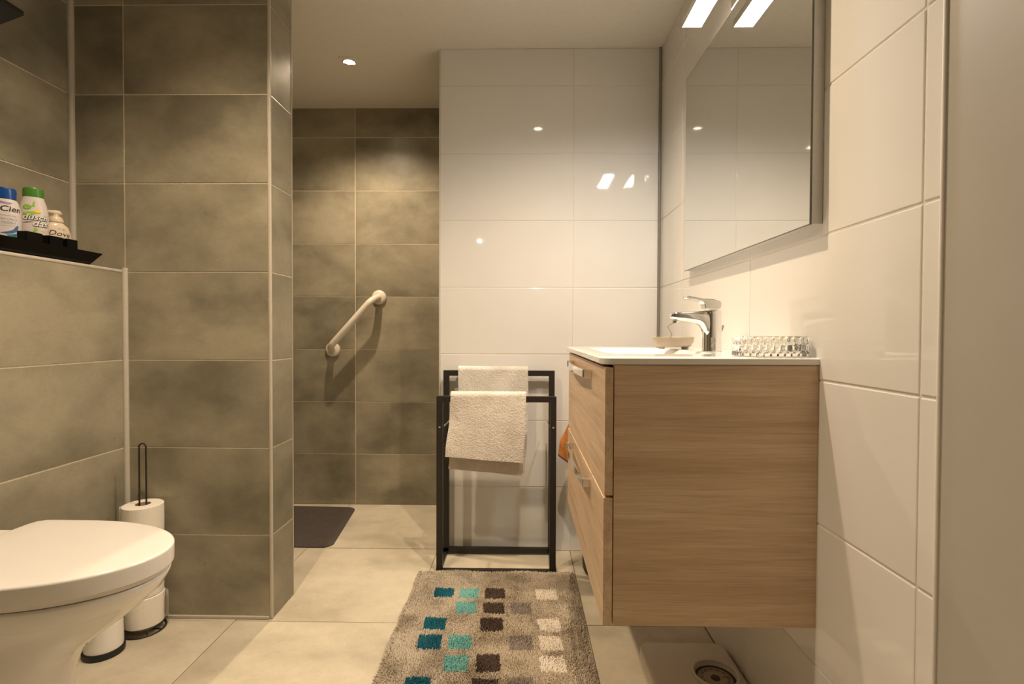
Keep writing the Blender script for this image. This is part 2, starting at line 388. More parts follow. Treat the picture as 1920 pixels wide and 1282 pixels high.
t = thing('hall_lamp', (-.57, -2.55, ZC), 'round glass ceiling lamp in the hallway behind the camera', 'ceiling light')
MB().lathe([(.040, ZC), (.041, ZC - .008), (.036, ZC - .010)], 40, (-.57, -2.55, 0)).build('rim', 'chrome', t, smooth=40)
MB().lathe([(.035, ZC - .010), (.032, ZC - .02), (.02, ZC - .028), (.003, ZC - .031)], 40, (-.57, -2.55, 0)).build('glass_dome', 'hall_glass', t, smooth=60)

# ------------------------------------------------------------------ mirror and its lamp
MY0, MY1, MZ0, MZ1, MX = 1.078, 1.890, 1.214, 1.903, .596
t = thing('wall_mirror', (XR, (MY0 + MY1) / 2, MZ0), 'large rectangular mirror with brushed metal sides above the vanity', 'mirror')
MB().box(MX + .0035, XR, MY0, MY0 + .012, MZ0, MZ1, .001).build('frame_side', 'brushed_alu', t)
MB().box(MX + .0035, XR, MY1 - .012, MY1, MZ0, MZ1, .001).build('frame_side', 'brushed_alu', t)
MB().box(MX + .0035, XR, MY0 + .012, MY1 - .012, MZ0 + .001, MZ0 + .012, .001).build('frame_rail', 'brushed_alu', t)
MB().box(MX + .0035, XR, MY0 + .012, MY1 - .012, MZ1 - .012, MZ1 - .001, .001).build('frame_rail', 'brushed_alu', t)
MB().box(MX, MX + .003, MY0 + .0008, MY1, MZ0 + .0004, MZ1).build('mirror_glass', 'mirror_glass', t)
MB().box(MX + .0003, MX + .0038, MY0 - .0005, MY1 + .0015, MZ0 - .0012, MZ1 + .0015).build('glass_edge', 'mirror_edge', t)
LY0, LY1 = 1.335, 1.594
t = thing('mirror_lamp', (.596, 1.45, MZ1), 'bright white bar lamp on a chrome bracket above the mirror', 'lamp')
MB().box(.4905, .5455, LY0 + .0005, LY1 - .0005, 1.9190, 1.9265).build('diffuser', 'led_diffuser', t)
b = MB().box(.488, .548, LY0 - .002, LY1 + .002, 1.9270, 1.9405, .002)
b.box(.488, .4902, LY0 - .002, LY1 + .002, 1.9187, 1.9280).box(.5458, .548, LY0 - .002, LY1 + .002, 1.9187, 1.9280).box(.4902, .5458, LY0 - .002, LY0, 1.9187, 1.9280).box(.4902, .5458, LY1, LY1 + .002, 1.9187, 1.9280)
b.build('housing', 'chrome', t)
b = MB().box(.549, .600, 1.43, 1.47, 1.930, 1.938, .002).box(.594, .610, 1.41, 1.49, MZ1, 1.952, .002); b.build('bracket', 'chrome', t)

# ------------------------------------------------------------------ vanity cabinet
CY0, CY1, CZ0, CZ1, CX0 = 1.083, 1.886, .368, .920, .1975
t = thing('vanity_cabinet', (.4, 1.48, CZ0), 'wall-hung oak vanity cabinet with two drawers under the white basin', 'cabinet')
MB().box(CX0, XR, CY0, CY0 + .018, CZ0, CZ1, .0008).build('side_panel', 'oak_side', t)
MB().box(CX0, XR, CY1 - .018, CY1, CZ0, CZ1, .0008).build('side_panel', 'oak_side', t)
MB().box(CX0 + .002, XR, CY0 + .018, CY1 - .018, CZ0 + .0, CZ0 + .018).build('bottom_panel', 'oak_side', t)
MB().box(XR - .018, XR, CY0 + .018, CY1 - .018, CZ0 + .018, CZ1 - .15).build('back_panel', 'oak_side', t)
MB().box(CX0 + .004, CX0 + .012, CY0 + .018, CY1 - .018, CZ0 + .02, CZ1 - .01).build('dark_backing', 'black_dark', t)  # thin near-black sheet behind both drawer fronts; its colour darkens the gaps
def drawer(z0, z1, hz, fx=.178):
    d = MB().box(fx, .1955, CY0 - .001, CY1, z0, z1, .0012).build('drawer', 'oak_front', t, smooth=30)
    y0, y1 = 1.285, 1.715
    P = []
    for i in range(25):
        f = i / 24; P.append((y0 + (y1 - y0) * f, .178 - .020 - .010 * math.sin(PI * f)))
    inner = [(y, x + .006) for y, x in P[::-1]]
    h = MB()
    rr = []
    for (y, x) in P:
        rr.append([(x, y, hz - .010), (x, y, hz + .010), (x + .006, y, hz + .009), (x + .006, y, hz - .009)])
    h.loft(rr)
    h.box(.155, .178, y0 - .001, y0 + .012, hz - .010, hz + .010, .0012).box(.155, .178, y1 - .012, y1 + .001, hz - .010, hz + .010, .0012)
    h.build('handle', 'chrome', d, smooth=30)
    return d
drawer(.645, .915, .886); drawer(.3675, .6400, .612, .1760)

# basin slab with sunk bowl
t = thing('washbasin', (.4, 1.48, CZ1), 'white ceramic washbasin top with shallow rounded bowl on the oak vanity', 'washbasin')
ZT = .938
BX0, BX1, BY0, BY1 = .168, XR - .0005, 1.0805, 1.889
b = MB()
nx, ny = 56, 84
def dz(x, y):
    # rounded rectangular bowl
    cx, cy, hx, hy, r = .355, 1.485, .135, .255, .09
    qx, qy = abs(x - cx) - hx + r, abs(y - cy) - hy + r
    d = math.hypot(max(qx, 0), max(qy, 0)) + min(max(qx, qy), 0) - r
    s = min(1, max(0, -d / .085)); s = s * s * (3 - 2 * s)
    return -.085 * s
ol = rrect(BX0, BX1, BY0, BY1, .022, 5)
def inside(x, y, ins):   # map the unit square onto the rounded slab outline
    return x, y
xs = np.linspace(BX0, BX1, nx); ys = np.linspace(BY0, BY1, ny)
def clampcorner(x, y):
    r = .022
    cx, cy = BX0 + r, (BY0 + r if y < 1.4 else BY1 - r)
    if x < cx and (y < BY0 + r or y > BY1 - r):
        d = Vector((x - cx, y - cy)); m = max(abs(d.x), abs(d.y))
        if m > 1e-6 and d.length > 0: d = d * (m / d.length)
        return cx + d.x, cy + d.y
    return x, y
rows = []
for x in xs:
    row = []
    for y in ys:
        px, py = clampcorner(x, y)
        e = min(px - BX0 if py > 0 else 9, py - BY0, BY1 - py); e = max(0, e)
        e = min(e, (x - BX0), y - BY0, BY1 - y)
        edge = .004 * (1 - math.sqrt(max(0, 1 - (1 - min(1, e / .012)) ** 2)))
        row.append((px, py, ZT - edge + dz(px, py)))
    rows.append(row)
V = b.grid(rows)
border = [V[0][j] for j in range(ny)] + [V[i][ny - 1] for i in range(1, nx)] + [V[nx - 1][j] for j in range(ny - 2, -1, -1)] + [V[i][0] for i in range(nx - 2, 0, -1)]
cxm, cym = .4, 1.485
def low(v, z, ins):
    return b.bm.verts.new((v.co.x + (ins if v.co.x < cxm else 0) * (1 if v.co.x < .25 else 0), v.co.y + (ins if v.co.y < BY0 + .05 else (-ins if v.co.y > BY1 - .05 else 0)), z))
L1 = [low(v, CZ1 + .003, 0.0) for v in border]; L2 = [low(v, CZ1 + .0005, .004) for v in border]; L3 = [low(v, CZ1 + .0005, .014) for v in border]
for A, B in ((border, L1), (L1, L2), (L2, L3)):
    for i in range(len(A)):
        b.bm.faces.new((A[i], A[(i + 1) % len(A)], B[(i + 1) % len(A)], B[i]))
b.build('slab', 'ceramic', t, smooth=50)
MB().lathe([(.0, ZT - .083), (.020, ZT - .083), (.022, ZT - .080), (.018, ZT - .077), (.001, ZT - .076)], 24, (.36, 1.485, 0)).build('drain', 'chrome', t, smooth=40)

# tap
FX, FY = .521, 1.405
t = thing('basin_tap', (FX, FY, ZT), 'chrome single-lever basin tap standing on the washbasin', 'tap')
def X_(px): return (px - 979.5) * FY / 965.9 + .0005
def Z_(py): return CAM_H - (py - 626.4) * FY / 965.9
def sq_ring(c, hx, hz, plane, n=36, p=3.2):
    out = []
    for k in range(n):
        a = 2 * PI * k / n; q = (abs(math.cos(a)) ** p + abs(math.sin(a)) ** p) ** (-1 / p); u_, v_ = hx * q * math.cos(a), hz * q * math.sin(a)
        out.append((c[0] + u_, c[1] + v_, c[2]) if plane == 'xy' else (c[0], c[1] + u_, c[2] + v_))
    return out
x0_, x1_ = X_(1319), X_(1352.5); cxb = (x0_ + x1_) / 2; hxb = (x1_ - x0_) / 2; zt_ = Z_(583.4)
b = MB().loft([sq_ring((cxb, FY, z), hxb + e, .0215 + e, 'xy', p=2.6) for z, e in [(ZT, .001), (ZT + .002, .0015), (ZT + .005, 0), (zt_ - .012, -.0006), (zt_ - .003, -.001), (zt_, -.003)]])
b.build('body', 'chrome', t, smooth=50)
SP = [(1338, 584.0, 644, .0195), (1323, 584.0, 634, .0195), (1318.5, 584.0, 620, .0195), (1315, 584.3, 613.5, .0195), (1310, 584.6, 609.5, .0192), (1302, 585.1, 606.8, .0188), (1290, 585.8, 604.6, .0182), (1277, 586.5, 602.8, .0176), (1268, 587.0, 601.4, .0170), (1262, 588.0, 599.8, .0160), (1259, 589.8, 598.2, .0145), (1257.8, 591.8, 596.6, .0115)]
MB().loft([sq_ring((X_(u), FY, (Z_(a) + Z_(b_)) / 2), hy, (Z_(a) - Z_(b_)) / 2, 'yz', p=3.4) for u, a, b_, hy in SP]).build('spout', 'chrome', t, smooth=50)
lev = [(1346, 581.8), (1320, 581.8), (1317.5, 572), (1314, 567.5), (1300, 564.5), (1288, 563.2), (1283, 560.3), (1283, 557.6), (1288, 556.8), (1302, 559.3), (1320, 562.2), (1336, 563.2), (1347, 566.8), (1350, 570.5), (1349, 577)]
MB().prism([(X_(u), Z_(v)) for u, v in lev], 'y', FY - .0165, FY + .0165, .0026, 3).build('lever', 'chrome', t, smooth=35)
MB().tube([(X_(1268), FY, Z_(602)), (X_(1268), FY, Z_(606.5))], .0085, 16).build('aerator', 'chrome', t, smooth=40)
b = MB().tube([(X_(1352.3), FY + .004, Z_(634)), (X_(1356.5), FY + .004, Z_(618))], .0016, 8).tube([(X_(1356), FY + .004, Z_(619)), (X_(1358.3), FY + .004, Z_(611))], .0036, 10)
b.build('pop_up_rod', 'chrome', t, smooth=40)

# soap dish + cord
t = thing('soap_dish', (.478, 1.62, ZT), 'beige oval soap dish standing behind the tap on the washbasin', 'soap dish')
sx, sy = 1.0, .72
MB().lathe([(.046, .007), (.054, .010), (.0615, .022), (.0635, .032), (.0630, .037), (.060, .0375), (.056, .034), (.048, .022), (.036, .016), (.002, .015)], 48, (.478, 1.62, ZT), sx, sy).build('bowl', 'dish_clay', t, smooth=50)
for a in (30, 150, 210, 330):
    MB().lathe([(.005, 0), (.007, .004), (.006, .009)], 12, (.478 + .042 * math.cos(math.radians(a)), 1.62 + .03 * math.sin(math.radians(a)), ZT)).build('foot', 'dish_clay', t, smooth=40)
P = [(X_(1269.5) - .001, FY + .004, Z_(606)), (X_(1267.5), FY + .05, Z_(611) + .002), (X_(1265) + .012, FY + .10, Z_(616) + .004), (.457, 1.56, .985), (.455, 1.60, .958)]
c = MB().tube(P, .0008, 6).build('thin_cord', 'cord_brown', smooth=True); tag(c, 'thin brown cord hanging between tap spout and soap dish', 'cord')

# crystal dish
CXc, CYc = .5435, 1.132
t = thing('crystal_dish', (CXc, CYc, ZT), 'oblong ribbed clear glass dish at the end of the washbasin', 'glass dish')
def stad(ins, amp, z, n=224, hx=.0745, hy=.036, r=.022):
    out = []
    for k in range(n):
        a = 2 * PI * k / n
        base = rr_pts[k]
        nx_, ny_ = base[2], base[3]
        off = -ins + amp * abs(math.cos(PI * 14 * base[4]))
        out.append((CXc + base[0] + nx_ * off, CYc + base[1] + ny_ * off, ZT + z))
    return out
def perim(hx, hy, r, n):
    pts = rrect(-hx, hx, -hy, hy, r, 14); L = [0]
    for i in range(len(pts)): L.append(L[-1] + math.dist(pts[i], pts[(i + 1) % len(pts)]))
    out = []
    for k in range(n):
        s = L[-1] * k / n
        i = max(j for j in range(len(pts)) if L[j] <= s); d = L[i + 1] - L[i]; f = (s - L[i]) / d if d else 0
        p, q = pts[i], pts[(i + 1) % len(pts)]
        tx, ty = (q[0] - p[0]), (q[1] - p[1]); m = math.hypot(tx, ty) or 1
        out.append((p[0] + tx * f, p[1] + ty * f, ty / m, -tx / m, k / n * 2))
    return out
rr_pts = perim(.0745, .036, .022, 224)
rings = [stad(.002, 0, .0005), stad(.0, .001, .002), stad(0, .001, .009)]
for z, a in [(.011, .0022), (.015, .0045), (.021, .0045), (.0245, .0012), (.026, .0008), (.028, .0022), (.033, .0045), (.039, .0045), (.042, .002)]: rings.append(stad(.003, a, z))
rings += [stad(.004, .0005, .0435), stad(.0065, 0, .0430), stad(.0075, 0, .038), stad(.0085, 0, .014), stad(.013, 0, .0105)]
MB().loft(rings).build('dish', 'crystal', t, smooth=60)
b = MB()
for i in range(7):
    x = CXc + .040 + i * .0032; b.box(x, x + .0026, CYc - .016 + i * .001, CYc - .006 + i * .001, ZT + .011 + abs(i - 1) * .0022, ZT + .0165 + abs(i - 1) * .0025, .0006)
b.tube([(CXc + .036, CYc - .012, ZT + .0125), (CXc + .050, CYc - .010, ZT + .0155), (CXc + .063, CYc - .008, ZT + .025)], .0028, 8)
tag(b.build('hair_clip', 'silver_clip'), 'small dark silver hair clip lying in the glass dish', 'hair clip')
tag(MB().lathe([(.001, 0), (.0055, .002), (.0075, .007), (.0055, .012), (.001, .014)], 20, (CXc + .043, CYc + .008, ZT + .0115), 1, 1).build('yellow_cap', 'yellow_bead', smooth=True), 'small yellow cap lying in the glass dish', 'cap')

# ------------------------------------------------------------------ towel rack
t = thing('towel_rack', (-.095, 2.2, 0), 'black square-tube metal towel rack standing before the white wall', 'towel rack')
RX0, RX1, RYf, RYr = -.343, .148, 2.118, 2.292
w = .0255; d = .020
def bar(name, *a): return MB().box(*a, .0015).build(name, 'black_metal', t, smooth=30)
for x0 in (RX0, RX1 - w):
    u = bar('upright', x0, x0 + w, RYf - d, RYf, .012, .727)
    s = -1
    MB().lathe([(.001, 0), (.0045, .0005), (.0045, .002), (.003, .0035), (.001, .004)], 12, (0, 0, 0)).build('bolt', 'chrome', u, rel=False).matrix_local = Matrix.Translation(Vector((x0 + w / 2, RYf - d, .600)) - t.location) @ Matrix.Rotation(PI / 2, 4, 'X')
for x0 in (RX0 + .002, RX1 - w + .004): bar('upright', x0, x0 + w, RYr - d, RYr, .012, .820)
bar('top_rail', RX0 + w, RX1 - w, RYf - d, RYf, .703, .727)
bar('top_rail', RX0 + w, RX1 - w + .004, RYr - d, RYr, .796, .820)
bar('base_rail', RX0 - .002, RX1 + .004, RYf - d - .004, RYf, 0, .012)
bar('base_rail', RX0, RX1 + .004, RYr - d, RYr, .006, .030)
bar('base_rail', RX0 - .002, RX0 + .020, RYf, RYr - d, 0, .012)
bar('base_rail', RX1 - .018, RX1 + .004, RYf, RYr - d, 0, .012)
MB().tube([(RX0 + .030, RYf + .002, .603), (RX0 + .030, RYr - .03, .600)], .004, 10).build('cross_pin', 'chrome', t, smooth=40)
MB().tube([(RX1 - .030, RYf + .002, .603), (RX1 - .030, RYr - .03, .600)], .004, 10).build('cross_pin', 'chrome', t, smooth=40)

# ------------------------------------------------------------------ towels
def smoothnoise(nu, nv, f, seed):
    r = np.random.default_rng(seed); g = r.standard_normal((f[0] + 2, f[1] + 2)); u = np.linspace(0, f[0], nu); v = np.linspace(0, f[1], nv)
    iu = u.astype(int); iv = v.astype(int); fu = (u - iu)[:, None]; fv = (v - iv)[None, :]; fu = fu * fu * (3 - 2 * fu); fv = fv * fv * (3 - 2 * fv)
    a = g[iu][:, iv]; b_ = g[iu + 1][:, iv]; c = g[iu][:, iv + 1]; d_ = g[iu + 1][:, iv + 1]
    return (a * (1 - fu) + b_ * fu) * (1 - fv) + (c * (1 - fu) + d_ * fu) * fv
def towel(name, x0, x1, ybar, zbar, front, back, mat, label, seed, th=.010, shear=0.0, tilt=0.0, nu=180, nv=340, flare=0.0, layer2=None):
    """a cloth folded over a rail: profile length runs down the front, over the bar, down the back; flare pushes the hem left"""
    hb = d / 2 + .004
    L = front + back + PI * hb
    U = np.linspace(0, 1, nu); S = np.linspace(0, L, nv)
    fold = smoothnoise(nu, nv, (5, 3), seed) * .0035; loop = np.random.default_rng(seed + 5).uniform(-1, 1, (nu, nv)) * .0008 + smoothnoise(nu, nv, (100, 190), seed + 1) * .0005
    rows_o, rows_i = [], []
    for i in range(nu):
        ro, ri = [], []
        for j in range(nv):
            s = S[j]; u = U[i]
            if s < front:                       # front panel, from hem up
                dn = (front - s); y, z, ny, nz = ybar - hb, zbar - dn, -1, 0
            elif s < front + PI * hb:
                a = (s - front) / hb; y, z, ny, nz = ybar - hb * math.cos(a), zbar + hb * math.sin(a), -math.cos(a), math.sin(a); dn = 0
            else:
                dn = s - front - PI * hb; y, z, ny, nz = ybar + hb, zbar - dn, 1, 0
            isf = s < front
            k = min(1, dn / .10)
            f = fold[i, j] * k + loop[i, j]
            hem = (tilt * (u - .5) * dn / max(front, back))
            x = x0 + (x1 - x0) * u - flare * (1 - u * .55) * (dn / front) ** 1.3 * (1 if isf else .4) + .0015 * math.sin(40 * dn + seed) * k
            yy = y + ny * (th / 2 + f) + (-.012 if isf else .004) * (dn / .3) * math.sin(PI * u) * k
            zz = z + nz * (th / 2 + f) - hem
            ro.append((x, yy, zz)); ri.append((x, yy - ny * th, zz - nz * th))
        rows_o.append(ro); rows_i.append(ri)
    b = MB(); A = b.grid(rows_o); B = b.grid(rows_i)
    for j in range(nv - 1):
        b.bm.faces.new((A[0][j], A[0][j + 1], B[0][j + 1], B[0][j])); b.bm.faces.new((A[-1][j], A[-1][j + 1], B[-1][j + 1], B[-1][j]))
    for i in range(nu - 1):
        b.bm.faces.new((A[i][0], A[i + 1][0], B[i + 1][0], B[i][0])); b.bm.faces.new((A[i][-1], A[i + 1][-1], B[i + 1][-1], B[i][-1]))
    o = b.build(name, mat, smooth=True); tag(o, label, 'towel', 'towels on the rack'); return o
towel('hand_towel', -.284, .024, RYf - d / 2, .727, .258, .318, 'towel_front', 'cream terry towel over the front rail of the black rack', 3, flare=.022, tilt=.030)
towel('hand_towel', -.274, .034, RYr - d / 2, .820, .285, .20, 'towel_rear', 'cream terry towel over the rear rail, behind the front towel', 11, flare=0.0, tilt=-.01)

# ------------------------------------------------------------------ orange cloth and its hook, black bin
t = thing('wall_hook', (.255, YW, .66), 'small chrome wall hook holding the orange cloth behind the vanity', 'hook')
MB().lathe([(.014, 0), (.014, .004)], 20).build('plate', 'chrome', t, rel=False, smooth=40).matrix_local = Matrix.Rotation(PI / 2, 4, 'X')
MB().tube([(.255, YW, .66), (.255, YW - .09, .655), (.255, YW - .115, .66), (.255, YW - .12, .675)], .004, 10).build('arm', 'chrome', t, smooth=True)
t = thing('orange_cloth', (.25, 2.2, .44), 'orange cleaning cloth hanging behind the vanity near the towel rack', 'cloth')
n1, n2 = 30, 40; R0 = []
for j in range(n2 + 1):
    f = j / n2; z = .668 - f * (.668 - .448); hw = .008 + .075 * min(1, f * 1.5) ** .8; row = []
    for k in range(n1):
        a = 2 * PI * k / n1
        wv = 1 + .12 * math.sin(3 * a + 5 * f) * f
        row.append((.257 + hw * math.cos(a) * wv, 2.2 + (.010 + .014 * f) * math.sin(a) * (1 + .5 * math.sin(5 * a) * f), z + .02 * f * math.cos(2 * a + .5)))
    R0.append(row)
MB().loft(R0).build('cloth', 'orange_cloth', t, smooth=True)
MB().tube([p for p in R0[-1]], .003, 6, closed=True).build('hem', 'navy_trim', t, smooth=True)
t = thing('waste_bin', (.345, 2.115, 0), 'small black waste bin on the floor behind the vanity', 'bin')
MB().lathe([(.001, .0), (.066, .0), (.078, .006), (.084, .02), (.094, .27), (.096, .275), (.093, .277), (.088, .27), (.078, .03), (.001, .02)], 40, (.345, 2.115, 0)).build('bucket', 'black_plastic', t, smooth=50)
MB().tube([(.345 + .095 * math.cos(a), 2.115 + .095 * math.sin(a), .276) for a in np.linspace(0, 2 * PI, 40, endpoint=False)], .0035, 8, closed=True).build('rim', 'black_plastic', t, smooth=True)

# ------------------------------------------------------------------ grab bar
t = thing('grab_bar', (-.94, YS, 1.04), 'white plastic grab bar mounted at a slant on the shower wall', 'grab bar')
A = Vector((-.805, YS, 1.185)); B = Vector((-1.070, YS, .888)); off = Vector((0, -.092, 0))
for P in (A, B):
    fl_ = MB().lathe([(.041, 0), (.0415, .006), (.039, .012), (.030, .017), (.019, .020), (.001, .020)], 36).build('flange', 'bar_plastic', t, rel=False, smooth=40)
    fl_.matrix_local = Matrix.Translation(P - t.location) @ Matrix.Rotation(PI / 2, 4, 'X')
dirv = (B - A).normalized(); path = []
for i in range(9):
    a = i / 8 * PI / 2; path.append(A + off * math.sin(a) * .999 + dirv * .055 * (1 - math.cos(a)))
path2 = []
for i in range(9):
    a = i / 8 * PI / 2; path2.append(B + off * math.sin(a) * .999 - dirv * .055 * (1 - math.cos(a)))
path = path + path2[::-1]
path[0] = A - Vector((0, .006, 0)); path[-1] = B - Vector((0, .006, 0))
MB().tube(path, .0185, 20).build('rail', 'bar_plastic', t, smooth=True)

# ------------------------------------------------------------------ shower mat
t = thing('shower_mat', (-1.2, 2.6, 0), 'dark grey-brown rubber anti-slip mat on the shower floor', 'bath mat')
def matpt(a, b_):   # a along x (0..1), b along y (0..1)
    return (-1.52 + a * (.602 + .058 * (1 - b_)), 2.325 + b_ * .535)
ol = rrect(0, 1, 0, 1, .085, 8); out0, out1 = [], []
for k, (a, b_) in enumerate(ol):
    p = matpt(a, b_); wv = .0035 * max(0, math.sin(a * 19)) if b_ > .95 else 0
    out0.append((p[0], p[1] + wv, .0005)); out1.append((p[0], p[1] + wv, .006 + wv * 1.2))
MB().loft([out0, out1]).build('sheet', 'mat_rubber', t)
me = None
for i in range(9):
    for j in range(9):
        p = matpt(.10 + .85 * i / 8.0, .07 + .86 * j / 8.0)
        if me is None:
            o = MB().lathe([(.0045, 0), (.0035, .0012), (.001, .0016)], 10).build('stud', 'mat_rubber', t, rel=False, smooth=50); me = o.data
        else: o = link('stud', me, None, t)
        o.location = Vector((p[0], p[1], .006)) - t.location

# ------------------------------------------------------------------ rug
RGX0, RGX1, RGY0, RGY1 = -.405, .215, 1.10, 2.085
t = thing('bath_rug', (-.095, 1.6, 0), 'cream shaggy bath rug with rows of coloured squares', 'rug')
MB().box(RGX0 + .006, RGX1 - .006, RGY0 + .006, RGY1 - .010, 0, .007, .002).build('backing', 'rug_backing', t)
COLX = [-.284, -.188, -.092, .004, .099]; PITCH = .1015; ROW0 = 1.905; SQ = .0362
PAT = {0: 'AB C E', 1: 'BCD', 2: 'ACE', 3: 'ABDE', 4: 'BCE', 5: 'ACD', 6: 'ABE', 7: 'BCD'}
SQC = {'A': ('pile_teal', 'teal'), 'B': ('pile_turquoise', 'turquoise'), 'C': ('pile_brown', 'dark brown'), 'D': ('pile_taupe', 'taupe'), 'E': ('pile_white', 'white')}
SQS = [(COLX['ABCDE'.index(c)], ROW0 - PITCH * r, c) for r, s in PAT.items() for c in s if c != ' ']
sp = .0036
gx, gy = np.meshgrid(np.arange(RGX0, RGX1, sp), np.arange(RGY0, RGY1, sp)); gx = gx.ravel(); gy = gy.ravel(); m = len(gx)
gx = gx + rng.uniform(-.5, .5, m) * sp; gy = gy + rng.uniform(-.5, .5, m) * sp
def tufts(idx, name, mat, hmul=1.0):
    x, y = gx[idx], gy[idx]; k = len(x)
    flow = np.sin(x * 17 + np.sin(y * 9) * 2) + np.cos(y * 21 + x * 6); ang = flow * 1.6 + rng.normal(0, .7, k)
    lean = rng.uniform(.15, .9, k) * .0055; h = (.0150 + rng.uniform(-.0022, .0022, k) + .002 * np.sin(x * 23 + y * 31)) * hmul
    edge = np.minimum.reduce([x - RGX0, RGX1 - x, y - RGY0, RGY1 - y]); 
    ox = np.where(x - RGX0 < .012, -1, np.where(RGX1 - x < .012, 1, 0)) * .006; oy = np.where(y - RGY0 < .012, -1, np.where(RGY1 - y < .012, 1, 0)) * .006
    h = h * np.clip(.65 + edge / .03, .65, 1)
    dx, dy = np.cos(ang) * lean + ox, np.sin(ang) * lean + oy
    r0 = .0017 + rng.uniform(0, .0005, k); ph = rng.uniform(0, 2 * PI, k)
    V = np.zeros((k, 10, 3))
    for li, (f, rm, zz) in enumerate(((0, 1.0, .004), (.35, 1.05, .62), (1.0, .75, 1.0))):
        for c in range(3):
            a = ph + c * 2 * PI / 3
            V[:, li * 3 + c, 0] = x + dx * f + np.cos(a) * r0 * rm; V[:, li * 3 + c, 1] = y + dy * f + np.sin(a) * r0 * rm
            V[:, li * 3 + c, 2] = (zz * h) if li else zz
    V[:, 9, 0] = x + dx * 1.1; V[:, 9, 1] = y + dy * 1.1; V[:, 9, 2] = h * 1.06
    F = []
    for li in range(2):
        for c in range(3): F.append([li * 3 + c, li * 3 + (c + 1) % 3, li * 3 + 3 + (c + 1) % 3, li * 3 + 3 + c])
    F4 = np.array(F); F3 = np.array([[6 + c, 6 + (c + 1) % 3, 9] for c in range(3)])
    base = (np.arange(k) * 10)[:, None, None]
    q = (F4[None] + base).reshape(-1, 4); tr = (F3[None] + base).reshape(-1, 3)
    V = V.reshape(-1, 3) - np.array(t.location)
    me = bpy.data.meshes.new(name); me.vertices.add(len(V)); me.vertices.foreach_set('co', V.ravel())
    nl = q.size + tr.size; me.loops.add(nl); me.loops.foreach_set('vertex_index', np.concatenate([q.ravel(), tr.ravel()]).astype(np.int32))
    st = np.concatenate([np.arange(len(q)) * 4, q.size + np.arange(len(tr)) * 3]).astype(np.int32)
    me.polygons.add(len(st)); me.polygons.foreach_set('loop_start', st)
    me.update(calc_edges=True); me.validate()
    o = link(name, me, mat, t, True); return o
taken = np.zeros(m, bool)
for (cx, cy, c) in SQS:
    hit = (np.abs(gx - cx + .06 * (gy - cy)) < SQ) & (np.abs(gy - cy) < SQ * 1.0); taken |= hit
    o = tufts(np.where(hit)[0], 'pile_square', SQC[c][0], 1.04); o['label'] = SQC[c][1] + ' square of rug pile'
o = tufts(np.where(~taken)[0], 'pile', 'pile_cream'); o['kind'] = 'stuff'

# ------------------------------------------------------------------ bathroom scale
SX0, SX1, SY0, SY1, SZ = .362, .617, 1.275, 1.560, .050
t = thing('bathroom_scale', ((SX0 + SX1) / 2, (SY0 + SY1) / 2, 0), 'white mechanical bathroom scale on the floor under the vanity', 'scale')
DC = (.541, 1.412); DR = .059
b = MB()
def ring(i, z, r=.028): return [(x, y, z) for x, y in rrect(SX0 + i, SX1 - i, SY0 + i, SY1 - i, r, 8)]
n = len(ring(0, 0))
circ0 = [(DC[0] + (DR + .006) * math.cos(a), DC[1] + (DR + .006) * math.sin(a)) for a in np.linspace(0, 2 * PI, n, endpoint=False)]
b.loft([ring(.006, .006), ring(0, .012), ring(0, SZ - .010), ring(.002, SZ - .004), ring(.006, SZ - .001), ring(.010, SZ)], cap0=True, cap1=False)
circ = [(DC[0] + DR * math.cos(a), DC[1] + DR * math.sin(a)) for a in np.linspace(0, 2 * PI, 48, endpoint=False)]
# top plate with round hole: bridge via triangle fill
top = [b.bm.verts.new((x, y, SZ)) for x, y in [(p[0], p[1]) for p in ring(.010, SZ)]]
hole = [b.bm.verts.new((x, y, SZ)) for x, y in circ]
es = [b.bm.edges.new((top[i], top[(i + 1) % len(top)])) for i in range(len(top))] + [b.bm.edges.new((hole[i], hole[(i + 1) % 48])) for i in range(48)]
bmesh.ops.triangle_fill(b.bm, use_beauty=True, use_dissolve=False, edges=es)
b.build('platform', 'white_plastic', t, smooth=40)
b = MB(); b.tube([(DC[0] + (DR + .001) * math.cos(a), DC[1] + (DR + .001) * math.sin(a), SZ + .001) for a in np.linspace(0, 2 * PI, 60, endpoint=False)], .0045, 10, closed=True).build('dial_rim', 'white_plastic', t, smooth=True)
MB().lathe([(DR - .001, SZ), (DR - .004, SZ - .012)], 48, (DC[0], DC[1], 0), cap0=False, cap1=False).build('dial_well', 'white_plastic', t, smooth=True)
dl = MB().lathe([(DR - .003, SZ - .012), (.001, SZ - .012)], 48, (DC[0], DC[1], 0), cap0=False).build('dial', 'dial_face', t)
zz = SZ - .0116
MB().lathe([(.0125, zz), (.0115, zz + .002), (.001, zz + .002)], 24, (DC[0], DC[1], 0)).build('hub', 'dial_dark', dl, smooth=40)
b = MB(); ringo = [[(DC[0] + r * math.cos(a), DC[1] + r * math.sin(a), zz) for a in np.linspace(0, 2 * PI, 64, endpoint=False)] for r in (.0535, .0465)]
b.grid(ringo, cv=True); b.build('graduation_ring', 'dial_dark', dl)
b = MB()
for k in range(52):
    a = 2 * PI * k / 52; r0 = .0405 if k % 4 == 0 else .0435
    c, s = math.cos(a), math.sin(a); w_ = .0005
    vs_ = [b.bm.verts.new((DC[0] + r * c + q * -s * w_, DC[1] + r * s + q * c * w_, zz + .0001)) for r, q in ((r0, -1), (.047, -1), (.047, 1), (r0, 1))]; b.bm.faces.new(vs_)
b.build('graduation_marks', 'dial_dark', dl)
